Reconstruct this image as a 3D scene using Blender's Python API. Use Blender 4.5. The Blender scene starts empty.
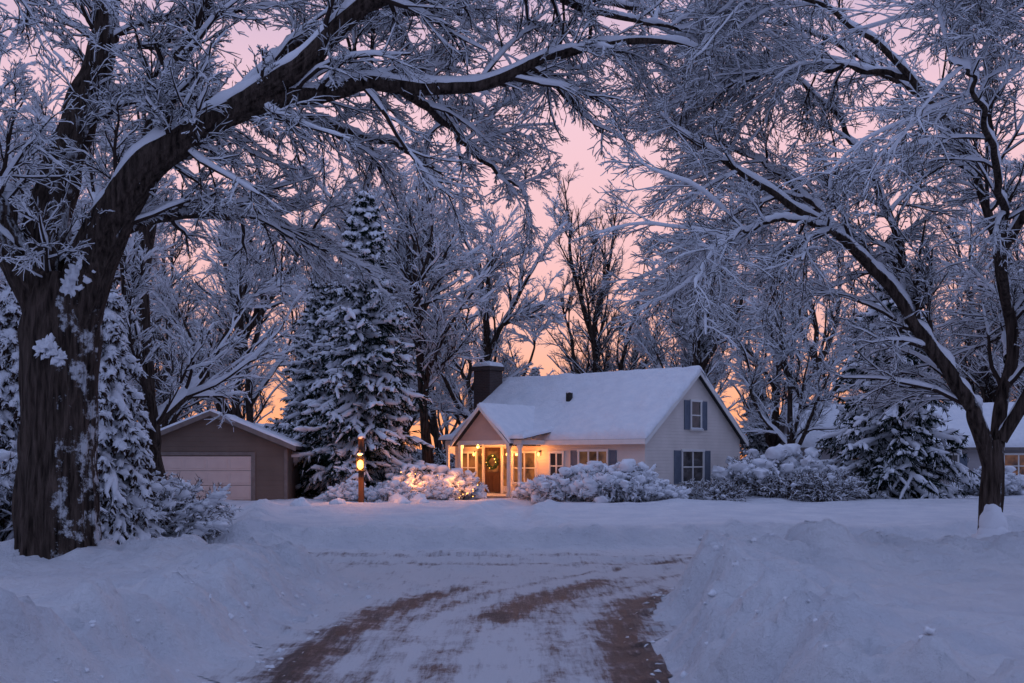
import bpy, math, numpy as np, bmesh
from mathutils import Vector, Matrix
sc=bpy.context.scene
sc.view_settings.view_transform='Standard'
sc.view_settings.look='None'; sc.view_settings.exposure=0
rng=np.random.default_rng(7)

# ---------------------------------------------------------------- noise
def _h(ix,iy,iz,s):
    h=(ix*374761393+iy*668265263+iz*1442695041+s*974634777)&0xffffffff
    h=((h^(h>>13))*1274126177)&0xffffffff
    return ((h^(h>>16))&0xffffff)/16777216.0
def vn(x,y,z=0.0,s=0):
    x,y,z=np.broadcast_arrays(np.asarray(x,float),np.asarray(y,float),np.asarray(z,float))
    ix=np.floor(x).astype(np.int64);iy=np.floor(y).astype(np.int64);iz=np.floor(z).astype(np.int64)
    fx=x-ix;fy=y-iy;fz=z-iz
    fx=fx*fx*(3-2*fx);fy=fy*fy*(3-2*fy);fz=fz*fz*(3-2*fz)
    r=0
    for a in (0,1):
        for b in (0,1):
            for c in (0,1):
                w=(fx if a else 1-fx)*(fy if b else 1-fy)*(fz if c else 1-fz)
                r=r+w*_h(ix+a,iy+b,iz+c,s)
    return r*2-1
def fbm(x,y,z=0.0,s=0,o=4):
    r=0;a=1.0;f=1.0
    for i in range(o):
        r=r+a*vn(np.asarray(x)*f,np.asarray(y)*f,np.asarray(z)*f,s+i);a*=.5;f*=2.03
    return r
def sst(a,b,x):
    t=np.clip((x-a)/(b-a),0,1);return t*t*(3-2*t)

# ---------------------------------------------------------------- materials
def newmat(name):
    m=bpy.data.materials.new(name);m.use_nodes=True
    nt=m.node_tree;b=nt.nodes['Principled BSDF'];return m,nt,b
def noise_mat(name,c1,c2,scale=4,rough=.8,bump=.3,bscale=20,stretch=(1,1,1),dist=.02,spec=.3):
    m,nt,b=newmat(name);N=nt.nodes;L=nt.links
    tc=N.new('ShaderNodeTexCoord');mp=N.new('ShaderNodeMapping');mp.inputs['Scale'].default_value=stretch
    L.new(tc.outputs['Object'],mp.inputs['Vector'])
    n=N.new('ShaderNodeTexNoise');n.inputs['Scale'].default_value=scale;n.inputs['Detail'].default_value=6
    L.new(mp.outputs[0],n.inputs['Vector'])
    r=N.new('ShaderNodeValToRGB');r.color_ramp.elements[0].position=.3;r.color_ramp.elements[1].position=.7
    r.color_ramp.elements[0].color=(*c1,1);r.color_ramp.elements[1].color=(*c2,1)
    L.new(n.outputs['Fac'],r.inputs['Fac']);L.new(r.outputs['Color'],b.inputs['Base Color'])
    b.inputs['Roughness'].default_value=rough
    b.inputs['Specular IOR Level'].default_value=spec
    if bump>0:
        n2=N.new('ShaderNodeTexNoise');n2.inputs['Scale'].default_value=bscale;n2.inputs['Detail'].default_value=5
        L.new(mp.outputs[0],n2.inputs['Vector'])
        bp=N.new('ShaderNodeBump');bp.inputs['Strength'].default_value=bump;bp.inputs['Distance'].default_value=dist
        L.new(n2.outputs['Fac'],bp.inputs['Height']);L.new(bp.outputs[0],b.inputs['Normal'])
    return m
def flat_mat(name,c,rough=.9):
    m,nt,b=newmat(name);b.inputs['Base Color'].default_value=(*c,1);b.inputs['Roughness'].default_value=rough;b.inputs['Specular IOR Level'].default_value=.05;return m
M_snow=noise_mat('snow',(.74,.77,.82),(.84,.85,.88),3,.7,.8,11,dist=.06,spec=.2)
M_snowtwig=flat_mat('branch_snow',(.80,.82,.86))
M_bark=noise_mat('bark',(.020,.014,.012),(.15,.108,.088),7,.95,1.0,7,(2.6,2.6,.28),.30,.1)
M_twig=flat_mat('twig_bark',(.045,.032,.028))
M_needle=flat_mat('spruce_needles',(.012,.023,.018))
M_leaf=flat_mat('shrub_twigs',(.055,.036,.03))
M_white=noise_mat('white_paint',(.74,.72,.69),(.8,.78,.75),3,.6,.1,40)
M_shut=noise_mat('blue_grey_shutter',(.12,.15,.20),(.16,.19,.25),4,.6,.2,30)
M_dark=noise_mat('black_iron',(.02,.018,.016),(.035,.03,.026),8,.5,.1,30)
M_wood=noise_mat('dark_wood',(.06,.028,.018),(.11,.055,.032),6,.8,.5,14,(4,4,.6))
M_fascia=noise_mat('fascia',(.16,.13,.12),(.22,.19,.17),5,.7,.2,30)
M_gdoor=noise_mat('garage_door_paint',(.60,.47,.42),(.66,.53,.47),3,.6,.1,30)
M_roofd=noise_mat('shingle',(.03,.03,.032),(.06,.055,.055),12,.95,.4,30)
M_wreath=noise_mat('wreath_green',(.02,.045,.02),(.05,.09,.04),25,.9,.8,40)
M_found=noise_mat('foundation',(.2,.19,.18),(.3,.28,.27),8,.9,.4,30)

def siding(name,c1,c2,pitch=.13,strength=.7):
    m,nt,b=newmat(name);N=nt.nodes;L=nt.links
    tc=N.new('ShaderNodeTexCoord');sp=N.new('ShaderNodeSeparateXYZ');L.new(tc.outputs['Object'],sp.inputs[0])
    d=N.new('ShaderNodeMath');d.operation='DIVIDE';d.inputs[1].default_value=pitch;L.new(sp.outputs['Z'],d.inputs[0])
    f=N.new('ShaderNodeMath');f.operation='FRACT';L.new(d.outputs[0],f.inputs[0])
    s=N.new('ShaderNodeMath');s.operation='SUBTRACT';s.inputs[0].default_value=1;L.new(f.outputs[0],s.inputs[1])
    bp=N.new('ShaderNodeBump');bp.inputs['Strength'].default_value=strength;bp.inputs['Distance'].default_value=.03
    L.new(s.outputs[0],bp.inputs['Height']);L.new(bp.outputs[0],b.inputs['Normal'])
    n=N.new('ShaderNodeTexNoise');n.inputs['Scale'].default_value=1.2;n.inputs['Detail'].default_value=7;L.new(tc.outputs['Object'],n.inputs['Vector'])
    r=N.new('ShaderNodeValToRGB');r.color_ramp.elements[0].position=.3;r.color_ramp.elements[1].position=.7
    r.color_ramp.elements[0].color=(*c1,1);r.color_ramp.elements[1].color=(*c2,1)
    L.new(n.outputs['Fac'],r.inputs['Fac']);L.new(r.outputs['Color'],b.inputs['Base Color']);b.inputs['Roughness'].default_value=.7
    return m
M_side=siding('cream_siding',(.66,.59,.54),(.76,.68,.63))
M_side_pink=siding('gable_siding',(.52,.40,.36),(.60,.47,.42),.16)
M_side_br=siding('brown_siding',(.125,.09,.07),(.165,.12,.095),.18,.9)
M_side_gr=siding('grey_siding',(.34,.31,.32),(.42,.38,.38),.16)
def brickmat(name,c1,c2,mo):
    m,nt,b=newmat(name);N=nt.nodes;L=nt.links
    tc=N.new('ShaderNodeTexCoord');sp=N.new('ShaderNodeSeparateXYZ');L.new(tc.outputs['Object'],sp.inputs[0])
    ad=N.new('ShaderNodeMath');L.new(sp.outputs['X'],ad.inputs[0]);L.new(sp.outputs['Y'],ad.inputs[1])
    cb=N.new('ShaderNodeCombineXYZ');L.new(ad.outputs[0],cb.inputs[0]);L.new(sp.outputs['Z'],cb.inputs[1])
    k=N.new('ShaderNodeTexBrick');k.inputs['Scale'].default_value=1;k.inputs['Brick Width'].default_value=.22;k.inputs['Row Height'].default_value=.075;k.inputs['Mortar Size'].default_value=.012
    k.inputs['Color1'].default_value=(*c1,1);k.inputs['Color2'].default_value=(*c2,1);k.inputs['Mortar'].default_value=(*mo,1)
    L.new(cb.outputs[0],k.inputs['Vector']);L.new(k.outputs['Color'],b.inputs['Base Color'])
    bp=N.new('ShaderNodeBump');bp.inputs['Strength'].default_value=.5;bp.inputs['Distance'].default_value=.02;bp.invert=True
    L.new(k.outputs['Fac'],bp.inputs['Height']);L.new(bp.outputs[0],b.inputs['Normal']);b.inputs['Roughness'].default_value=.9
    return m
M_brick=brickmat('chimney_brick',(.05,.03,.026),(.075,.042,.036),(.075,.066,.062))
def emis(name,c,s,glossy=False):
    m,nt,b=newmat(name);N=nt.nodes;L=nt.links
    tc=N.new('ShaderNodeTexCoord');n=N.new('ShaderNodeTexNoise');n.inputs['Scale'].default_value=2.3;n.inputs['Detail'].default_value=3
    L.new(tc.outputs['Object'],n.inputs['Vector'])
    r=N.new('ShaderNodeMapRange');r.inputs['From Min'].default_value=.35;r.inputs['From Max'].default_value=.65;r.inputs['To Min'].default_value=s*.1 if glossy else s*.8;r.inputs['To Max'].default_value=s
    L.new(n.outputs['Fac'],r.inputs['Value']);L.new(r.outputs[0],b.inputs['Emission Strength'])
    b.inputs['Emission Color'].default_value=(*c,1);b.inputs['Base Color'].default_value=(.02,.02,.025,1);b.inputs['Roughness'].default_value=.08 if glossy else .5
    return m
M_win_lit=emis('window_glass_lit',(1,.30,.07),.34,True)
M_win_dim=emis('window_glass_dim',(1,.42,.18),.13,True)
M_win_dark=emis('window_glass_dark',(.4,.4,.6),.03,True)
M_lamp=emis('lamp_glow',(1,.34,.06),9)
M_bulb=emis('bulb_glow',(1,.42,.09),7)

# ---------------------------------------------------------------- mesh builder
class MB:
    def __init__(s): s.V=[];s.F=[];s.M=[];s.n=0
    def add(s,v,f,m=0):
        v=np.asarray(v,float).reshape(-1,3);f=np.asarray(f,np.int64)
        if f.shape[1]==3: f=np.concatenate([f,-np.ones((len(f),1),np.int64)-s.n],1)
        s.V.append(v);s.F.append(f+s.n);s.M.append(np.full(len(f),m));s.n+=len(v)
    def build(s,name,mats,smooth=True,parent=None,loc=(0,0,0)):
        V=np.concatenate(s.V);F=np.concatenate(s.F);Mi=np.concatenate(s.M)
        me=bpy.data.meshes.new(name)
        tri=F[:,3]<0
        cnt=np.where(tri,3,4);flat=F.reshape(-1);flat=flat[flat>=0]
        me.vertices.add(len(V));me.vertices.foreach_set('co',V.astype(np.float32).ravel())
        me.loops.add(len(flat));me.loops.foreach_set('vertex_index',flat.astype(np.int32))
        me.polygons.add(len(F));st=np.concatenate([[0],np.cumsum(cnt)[:-1]])
        me.polygons.foreach_set('loop_start',st.astype(np.int32))
        me.polygons.foreach_set('material_index',Mi.astype(np.int32))
        me.polygons.foreach_set('use_smooth',np.full(len(F),smooth))
        for m in mats: me.materials.append(m)
        me.update(calc_edges=True)
        ob=bpy.data.objects.new(name,me);sc.collection.objects.link(ob);ob.location=loc
        if parent: ob.parent=parent
        return ob
def empty(name,loc=(0,0,0),rz=0):
    e=bpy.data.objects.new(name,None);sc.collection.objects.link(e);e.location=loc;e.rotation_euler=(0,0,rz);e.empty_display_size=.3
    return e
def nrm(a): return a/np.maximum(np.linalg.norm(a,axis=-1,keepdims=True),1e-9)

def tube(mb,pts,rad,S,mat,rough=0):
    N,K,_=pts.shape
    if N==0: return
    T=np.empty_like(pts);T[:,1:-1]=pts[:,2:]-pts[:,:-2];T[:,0]=pts[:,1]-pts[:,0];T[:,-1]=pts[:,-1]-pts[:,-2];T=nrm(T)
    avg=np.abs(nrm(pts[:,-1]-pts[:,0]));ref=np.zeros((N,3));ref[np.arange(N),np.argmin(avg,1)]=1
    A=nrm(np.cross(T,ref[:,None,:]));B=np.cross(T,A)
    th=np.arange(S)*2*math.pi/S
    r=rad[:,:,None]*np.ones(S)
    if rough>0:
        cx=np.cos(th)*2.2;cy=np.sin(th)*2.2
        L=np.cumsum(np.linalg.norm(np.diff(pts,axis=1,prepend=pts[:,:1]),axis=2),1)
        nz=fbm(cx[None,None,:]*2.4+np.arange(N)[:,None,None]*9.1,cy[None,None,:]*2.4,L[:,:,None]*1.3,3,3)
        r=r*(1+rough*nz)
    V=pts[:,:,None,:]+r[...,None]*(np.cos(th)[None,None,:,None]*A[:,:,None,:]+np.sin(th)[None,None,:,None]*B[:,:,None,:])
    base=(np.arange(N)*K*S)[:,None,None];k=np.arange(K-1)[None,:,None]*S;j=np.arange(S)[None,None,:];j2=(j+1)%S
    f=np.stack([base+k+j,base+k+j2,base+k+S+j2,base+k+S+j],-1).reshape(-1,4)
    mb.add(V,f,mat)
def snowtube(mb,pts,rad,th,S,mat,rg,keep=1.0,wid=.8,w0=.25,w1=.8):
    if keep<1:
        m=rg.random(len(pts))<keep;pts=pts[m];rad=rad[m]
    N,K,_=pts.shape
    if N==0: return
    T=np.gradient(pts,axis=1);T=nrm(T);hz=np.sqrt(np.clip(1-T[:,:,2]**2,0,1))
    w=sst(w0,w1,hz)
    if K>40:
        lump=1+.6*fbm(np.arange(K)[None]*.35,np.arange(N)[:,None]*5.3,0,8,3)+.15*rg.uniform(-1,1,(N,K))
    else: lump=1+.5*rg.uniform(-1,1,(N,K))
    s=(rad*wid+th*lump)*w+rad*.2*(1-w)
    s[:,-1]*=.5
    p=pts.copy()
    if K>40:
        # settle on the upper side, perpendicular to the limb
        up=np.array([0,0,1.0])-T*T[:,:,2:3];up=nrm(up);p+=up*((rad*.62+s*.35)*w)[...,None]
    else: p[:,:,2]+=(rad*.6+s*.4)*w
    tube(mb,p,s,S,mat)
def grow(P0,D,L,R0,R1,K,wob,trop,rg):
    N=len(P0);pts=np.zeros((N,K,3));pts[:,0]=P0;d=nrm(D);st=(L/(K-1))[:,None]
    for k in range(1,K):
        pts[:,k]=pts[:,k-1]+d*st
        d=d+rg.normal(0,wob,(N,3));d[:,2]+=trop;d=nrm(d)
    t=np.linspace(0,1,K)[None,:]
    return pts,R0[:,None]*(1-t)+R1[:,None]*t
def spawn(pts,rad,L,n,t0,a0,a1,lf,rg,flat=0.0,t1=1.0,rf=.6,taper=.55):
    N,K,_=pts.shape;idx=np.repeat(np.arange(N),n);t=rg.uniform(t0,t1,len(idx))
    f=np.clip(t*(K-1),0,K-1.001);i=f.astype(int);fr=(f-i)[:,None]
    P=pts[idx,i]*(1-fr)+pts[idx,i+1]*fr;T=nrm(pts[idx,i+1]-pts[idx,i])
    v=rg.normal(0,1,(len(idx),3));v[:,2]*=(1-flat);v-=(v*T).sum(1,keepdims=True)*T;v=nrm(v)
    a=rg.uniform(a0,a1,len(idx))[:,None]
    D=T*np.cos(a)+v*np.sin(a)
    Lc=L[idx]*lf*(1-taper*t)*rg.uniform(.6,1.35,len(idx))
    r=rad[idx,i]*rf
    return P,D,Lc,r
def spline(P,K):
    P=np.array(P,float);n=len(P);t=np.linspace(0,n-1,K);out=[]
    for u in t:
        i=min(int(u),n-2);f=u-i
        p0=P[max(i-1,0)];p1=P[i];p2=P[i+1];p3=P[min(i+2,n-1)]
        out.append(.5*((2*p1)+(-p0+p2)*f+(2*p0-5*p1+4*p2-p3)*f*f+(-p0+3*p1-3*p2+p3)*f**3))
    return np.array(out)
def ico(sub):
    bm=bmesh.new();bmesh.ops.create_icosphere(bm,subdivisions=sub,radius=1)
    v=np.array([x.co[:] for x in bm.verts]);f=np.array([[q.index for q in p.verts] for p in bm.faces]);bm.free();return v,f
ICO2=ico(2);ICO3=ico(3);ICO4=ico(4)
def lumps(mb,C,R,mat,squash=.6,base=ICO2,seed=0,amp=.25,fr=1.7):
    v,f=base;C=np.asarray(C,float);N=len(C)
    R=np.broadcast_to(np.asarray(R,float),(N,))
    n=1+amp*fbm(v[None,:,0]*fr+C[:,0:1]*3,v[None,:,1]*fr+C[:,1:2]*3,v[None,:,2]*fr+C[:,2:3]*3,seed,4)
    V=v[None]*n[...,None]*R[:,None,None];V[:,:,2]*=squash;V=V+C[:,None,:]
    F=(f[None]+(np.arange(N)*len(v))[:,None,None]).reshape(-1,3)
    mb.add(V,F,mat)

def limbs_tree(limbs,seed,levels,trunk_sides=28,snow=.03,limbK=30,droop=(-.02,-.05,-.08)):
    rg=np.random.default_rng(seed);mb=MB()
    LP=[];LR=[];LL=[]
    for li,(P,R) in enumerate(limbs):
        p=spline([[a[0],a[1],a[2]] for a in P],limbK);r=np.interp(np.linspace(0,1,limbK),np.linspace(0,1,len(R)),R)
        if li>0:
            w=np.linspace(0,1,limbK)[:,None]
            p=p+np.stack([fbm(np.arange(limbK)*.45,li*7.7,s=q) for q in (1,2,3)],1)*.06*np.minimum(w*3,1)
        pp=spline(p,90);rr=np.interp(np.linspace(0,1,90),np.linspace(0,1,limbK),r)
        big=r.max()>.2
        tube(mb,pp[None],rr[None],trunk_sides*2 if big else 14,0,rough=.12 if big else .06)
        if li>0:
            snowtube(mb,pp[None],rr[None],.025+.06*r.mean(),12,1,rg,wid=.50,w0=.12,w1=.75)
            LP.append(p);LR.append(r);LL.append(1)
    pts=np.array(LP);rad=np.array(LR);L=np.array(LL)
    n,t0,ln,K=levels[0]
    P,D,Lc,r=spawn(pts,rad,np.ones(len(L)),n,t0,.45,1.2,1,rg,taper=.2,rf=.45)
    Lc=ln*rg.uniform(.4,1.35,len(P));D[:,2]+=.12
    r=np.clip(r,.013,.040)
    pts,rad=grow(P,D,Lc,r,r*.3,K,.13,droop[0],rg)
    tube(mb,pts,rad,6,2);snowtube(mb,pts,rad,snow,6,1,rg)
    L=Lc
    for i,(n,t0,ln,K) in enumerate(levels[1:]):
        P,D,Lc,r=spawn(pts,rad,L,n,t0,.35,.95,ln,rg,flat=.2)
        r=np.clip(r,.0045,.014 if i==0 else .007)
        pts,rad=grow(P,D,Lc,r,r*.5,K,.14,droop[min(i+1,2)],rg)
        tube(mb,pts,rad,3 if i else 4,2)
        snowtube(mb,pts,rad,snow*(.5 if i==0 else .27),4 if i==0 else 3,1,rg,keep=.92)
        L=Lc
    return mb

def bare_tree(H,seed,spread=1.0,snow=.035,forks=6,dens=1.0,last=3):
    rg=np.random.default_rng(seed);mb=MB()
    r0=H*.016
    hz=H*rg.uniform(.16,.24)
    lean=rg.normal(0,.04,2)*H
    tp=spline([[0,0,-.4],[lean[0]*.2,lean[1]*.2,hz*.5],[lean[0]*.5,lean[1]*.5,hz],[lean[0],lean[1],H*.5]],16)
    tr=np.linspace(r0*1.25,r0*.5,16)
    tube(mb,tp[None],tr[None],12,0,rough=.1)
    uu=rg.uniform(.45,1,forks);uu[0]=1;uu[1]=.95
    P0=np.stack([np.interp(uu,np.linspace(0,1,16),tp[:,q]) for q in range(3)],1)
    az=np.arange(forks)*2.4+rg.uniform(0,1,forks);inc=rg.uniform(.25,.75,forks)*spread;inc[0]*=.3
    D=np.stack([np.cos(az)*np.sin(inc),np.sin(az)*np.sin(inc),np.cos(inc)],1)
    L=H*rg.uniform(.45,.62,forks)*(1.15-.3*uu);R0=np.full(forks,r0*.62)
    pts,rad=grow(P0,D,L,R0,R0*.15,14,.10,.02,rg)
    tube(mb,pts,rad,8,0);snowtube(mb,pts,rad,snow,6,1,rg)
    for i,(n,ln,K) in enumerate([(int(13*dens),.48,9),(int(9*dens),.48,5),(int(9*dens),.5,4),(last,.6,2)]):
        if n==0: break
        P,D,Lc,r=spawn(pts,rad,L,n,.12 if i==0 else .1,.35,.9,ln,rg)
        mx=[.06,.024,.013,.009][i];r=np.clip(r,mx*.4,mx);D[:,2]+=.1
        pts,rad=grow(P,D,Lc,r,r*.4,K,.12,.015-.02*i,rg)
        tube(mb,pts,rad,[5,4,3,3][i],2)
        snowtube(mb,pts,rad,snow*[.8,.5,.32,.22][i],[5,4,3,3][i],1,rg,keep=.9)
        L=Lc
    return mb
TM=[M_bark,M_snowtwig,M_twig]

def spruce(H,Rb,seed,snow=.06,nb=230,ks=(.42,.10),droop=-.055):
    rg=np.random.default_rng(seed);mb=MB()
    tp=np.stack([np.zeros(8),np.zeros(8),np.linspace(-.3,H,8)],1);tube(mb,tp[None],np.linspace(H*.02,.015,8)[None],10,0)
    z=H*(.05+.94*(np.arange(nb)/nb)**1.05);z+=rg.normal(0,.05,nb)
    az=np.arange(nb)*2.39996+rg.normal(0,.2,nb)
    L=Rb*np.clip(1-z/H,0.02,1)**.8*rg.uniform(.62,1.25,nb)+.15
    el=.35*(z/H)-.25+rg.normal(0,.08,nb)
    D=np.stack([np.cos(az)*np.cos(el),np.sin(az)*np.cos(el),np.sin(el)],1)
    P0=np.stack([0*z,0*z,z],1);R=np.full(nb,.03)
    pts,rad=grow(P0,D,L,R,R*.4,9,.05,droop,rg)
    if droop>-.1: pts[:,-3:,2]+=np.array([.02,.05,.1])*L[:,None]
    tube(mb,pts,rad,5,0);snowtube(mb,pts,rad*1.2,snow*1.1,6,1,rg,keep=.85)
    P,D,Lc,r=spawn(pts,rad,L,15,.15,.6,1.15,.42,rg,flat=.8);D[:,2]-=.15
    Lc=np.clip(Lc,.15,1.3)
    p2,r2=grow(P,D,Lc,np.full(len(P),.02),np.full(len(P),.008),5,.08,-.10,rg)
    tube(mb,p2,r2,3,2)
    snowtube(mb,p2,r2,snow*.85,5,1,rg,keep=ks[0])
    P,D,L3,r=spawn(p2,r2,Lc,10,.0,.3,1.3,.5,rg,flat=.2);D[:,2]-=.4
    L3=np.clip(L3,.12,.42)
    p3,r3=grow(P,D,L3,np.full(len(P),.028),np.full(len(P),.004),3,.1,-.15,rg)
    tube(mb,p3,r3,3,2)
    snowtube(mb,p3,r3,.014,3,1,rg,keep=ks[1])
    return mb
SM=[M_bark,M_snowtwig,M_needle]

def shrub(W,Dp,H,seed,snow=.045,n=90,lump=60,mleaf=2,lr=(.06,.2)):
    rg=np.random.default_rng(seed);mb=MB()
    a=rg.uniform(0,6.28,n);q=np.sqrt(rg.random(n))
    P0=np.stack([np.cos(a)*q*W*.32,np.sin(a)*q*Dp*.32,np.full(n,-.15)],1)
    inc=q*.95+rg.normal(0,.15,n)
    D=np.stack([np.cos(a)*np.sin(inc)*W/max(W,Dp),np.sin(a)*np.sin(inc)*Dp/max(W,Dp),np.cos(inc)],1)
    L=H*rg.uniform(.7,1.2,n);R=np.full(n,.016)
    pts,rad=grow(P0,D,L,R,R*.4,8,.10,-.05,rg);tube(mb,pts,rad,4,mleaf);snowtube(mb,pts,rad,snow*.6,5,1,rg)
    P,D,Lc,r=spawn(pts,rad,L,12,.25,.4,1.2,.42,rg)
    p2,r2=grow(P,D,Lc,np.full(len(P),.011),np.full(len(P),.005),5,.14,-.06,rg);tube(mb,p2,r2,3,mleaf);snowtube(mb,p2,r2,snow*.75,5,1,rg,keep=.5)
    P,D,L3,r=spawn(p2,r2,Lc,6,.2,.4,1.2,.5,rg)
    p3,r3=grow(P,D,L3,np.full(len(P),.009),np.full(len(P),.004),3,.14,-.05,rg);tube(mb,p3,r3,3,mleaf);snowtube(mb,p3,r3,snow*.35,4,1,rg,keep=.35)
    e=pts[:,5:].reshape(-1,3);k=rg.choice(len(e),min(lump,len(e)),replace=False);C=e[k]
    lumps(mb,C+np.array([0,0,.03]),rg.uniform(lr[0],lr[1],len(C))*min(1,H),1,.6,seed=seed,amp=.6)
    return mb
HM=[M_bark,M_snowtwig,M_leaf]

# ---------------------------------------------------------------- ground
def street_y(x): return 19.0+np.minimum(.02*x*x,3.5)
def sdf(x,y):
    cx=-.35+.02*np.clip(y-9,0,12)+.045*np.clip(y-11.5,0,10)**2
    a=np.abs(x-cx)-1.8-.05*np.clip(y-12,0,6)+np.clip(y-19.5,0,99)
    b=np.abs(y-street_y(x))-2.6
    k=3.2;h=np.clip(.5+.5*(b-a)/k,0,1)
    return b*(1-h)+a*h-k*h*(1-h)
def hgt(x,y):
    d=sdf(x,y)+.28*fbm(x*.6,y*.6,s=5,o=3)+.05*fbm(x*3.5,y*3.5,s=6,o=3)
    far=sst(19,21.5,y)
    amp=(.50+.13*vn(x*.3,y*.3,s=9)+.12*sst(0,2,x))*(1-.62*far)*(1-.35*sst(13.0,17,y)*(1-far))
    out=sst(-.05,.85,d)
    bank=amp*out*np.exp(-(np.clip(d-.7,0,50)/1.15)**1.4)
    lawn=.2*sst(0,1.3,d)+.06*fbm(x*.22,y*.22,s=12,o=3)*out
    ch=np.abs(fbm(x*1.5,y*1.5,s=20,o=5))
    ch2=np.clip(fbm(x*5.5,y*5.5,s=25,o=4),-.3,1)
    dec=np.exp(-np.clip(d-.6,0,50)/1.2)*(1-.5*far)
    z=bank+lawn+out*(.22*dec+.015)*(ch-.28)*1.2+out*(.065*dec+.004)*ch2
    z=z+.05*np.exp(-((d-.0)/.35)**2)*np.clip(fbm(x*5,y*5,s=31,o=3),0,1)*(1-far)
    inside=1-sst(-.35,.1,d)
    z=z+inside*(.025*fbm(x*4,y*1.1,s=41,o=4))
    yc=street_y(x)
    sr=sst(15.8,16.8,y)*inside
    for o,wd_,am in ((-.9,.22,.06),(.15,.25,.06),(1.1,.25,.07)):
        z=z+sr*am*np.exp(-((y-yc-o-.35*vn(x*.3,0,s=52+int(o*3)))/wd_)**2)*np.clip(.5+.7*fbm(x*.9,y*.9,s=51,o=3),0,1.3)
    dx=np.abs(x-(-7.6-(y-24)*.2))-1.6
    dr=(1-sst(-.5,.5,dx))*sst(21.5,24,y)*(1-sst(38,41,y))
    z=z-.12*dr+.16*np.exp(-((dx-.5)/.4)**2)*sst(22,24,y)*(1-sst(37,41,y))*(1+vn(x*2,y*2,s=61))
    px=np.abs(x-(.2+(36-y)*.02)+.5*np.sin(y*.25))-.6
    pr=sst(22.5,25,y)*(1-sst(41,43,y))
    z=z-.10*(1-sst(-.2,.3,px))*pr+.10*np.exp(-((px-.35)/.3)**2)*pr*(1+vn(x*2.5,y*2.5,s=62))
    z=z+sst(23,26,y)*.07*fbm(x*.5,y*.9,s=66,o=4)
    return z
def G(x,y): return float(hgt(np.array([float(x)]),np.array([float(y)]))[0])
nx,ny=900,820
u=np.linspace(-5.8,5.8,nx);X=3.15*np.sinh(u)
w=np.linspace(-4.2,5.4,ny);Y=13+4.2*np.sinh(w)
XX,YY=np.meshgrid(X,Y)
ZZ=hgt(XX,YY)
V=np.stack([XX,YY,ZZ],-1).reshape(-1,3)
def gridf(nx,ny):
    i=np.arange(nx-1)[None,:];j=np.arange(ny-1)[:,None]*nx
    return np.stack([j+i,j+i+1,j+i+nx+1,j+i+nx],-1).reshape(-1,4)
def groundsnow():
    m,nt,b=newmat('ground_snow');N=nt.nodes;L=nt.links
    tc=N.new('ShaderNodeTexCoord')
    n=N.new('ShaderNodeTexNoise');n.inputs['Scale'].default_value=1.1;n.inputs['Detail'].default_value=8;L.new(tc.outputs['Object'],n.inputs['Vector'])
    r=N.new('ShaderNodeValToRGB');r.color_ramp.elements[0].color=(.72,.745,.80,1);r.color_ramp.elements[1].color=(.85,.86,.89,1);r.color_ramp.elements[0].position=.3;r.color_ramp.elements[1].position=.65
    L.new(n.outputs['Fac'],r.inputs['Fac']);L.new(r.outputs['Color'],b.inputs['Base Color'])
    n2=N.new('ShaderNodeTexNoise');n2.inputs['Scale'].default_value=5;n2.inputs['Detail'].default_value=9;n2.inputs['Roughness'].default_value=.64;L.new(tc.outputs['Object'],n2.inputs['Vector'])
    bp=N.new('ShaderNodeBump');bp.inputs['Strength'].default_value=.95;bp.inputs['Distance'].default_value=.18
    L.new(n2.outputs['Fac'],bp.inputs['Height']);L.new(bp.outputs[0],b.inputs['Normal'])
    b.inputs['Roughness'].default_value=.65;b.inputs['Specular IOR Level'].default_value=.25
    return m
M_gs=groundsnow()
mb=MB();mb.add(V,gridf(nx,ny),0);mb.build('snowy_ground',[M_gs])
# road sheet
rx=np.arange(-18,18,.06);ry=np.arange(3,26,.07)
RX,RY=np.meshgrid(rx,ry);RZ=hgt(RX,RY)+.006
sd=sdf(RX,RY)+.28*fbm(RX*.6,RY*.6,s=5,o=3)
f=gridf(len(rx),len(ry));ok=(sd.ravel()[f]<.02).all(1);f=f[ok]
us=np.unique(f);rm=-np.ones(RX.size,int);rm[us]=np.arange(len(us))
cx=-.35+.02*np.clip(RY-9,0,12)+.06*np.clip(RY-11.0,0,10)**2
lat=RX-cx
def g(a,w): return np.exp(-(a/w)**2)
wob=.10*vn(RY*.5,0,s=71)
tr=.95*g(lat+1.40+wob,.30)*(1-sst(14.3,16,RY))+1.05*g(lat-1.36+wob,.36)*(1-sst(13.5,16,RY))+1.0*g(lat-.1,.38)*sst(11.0,12.6,RY)*(1-sst(15,17,RY))+.5*g(lat+.25,.25)*(1-sst(9,13,RY))+.4*g(lat+.8,.15)+.4*g(lat-.7,.15)
tr=tr+.45*g(RY-street_y(RX)+.5,.3)*sst(16.5,18,RY)+.35*g(RY-street_y(RX)-.9,.3)
mb=MB();mb.add(np.stack([RX,RY,RZ],-1).reshape(-1,3)[us],rm[f],0)
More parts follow.
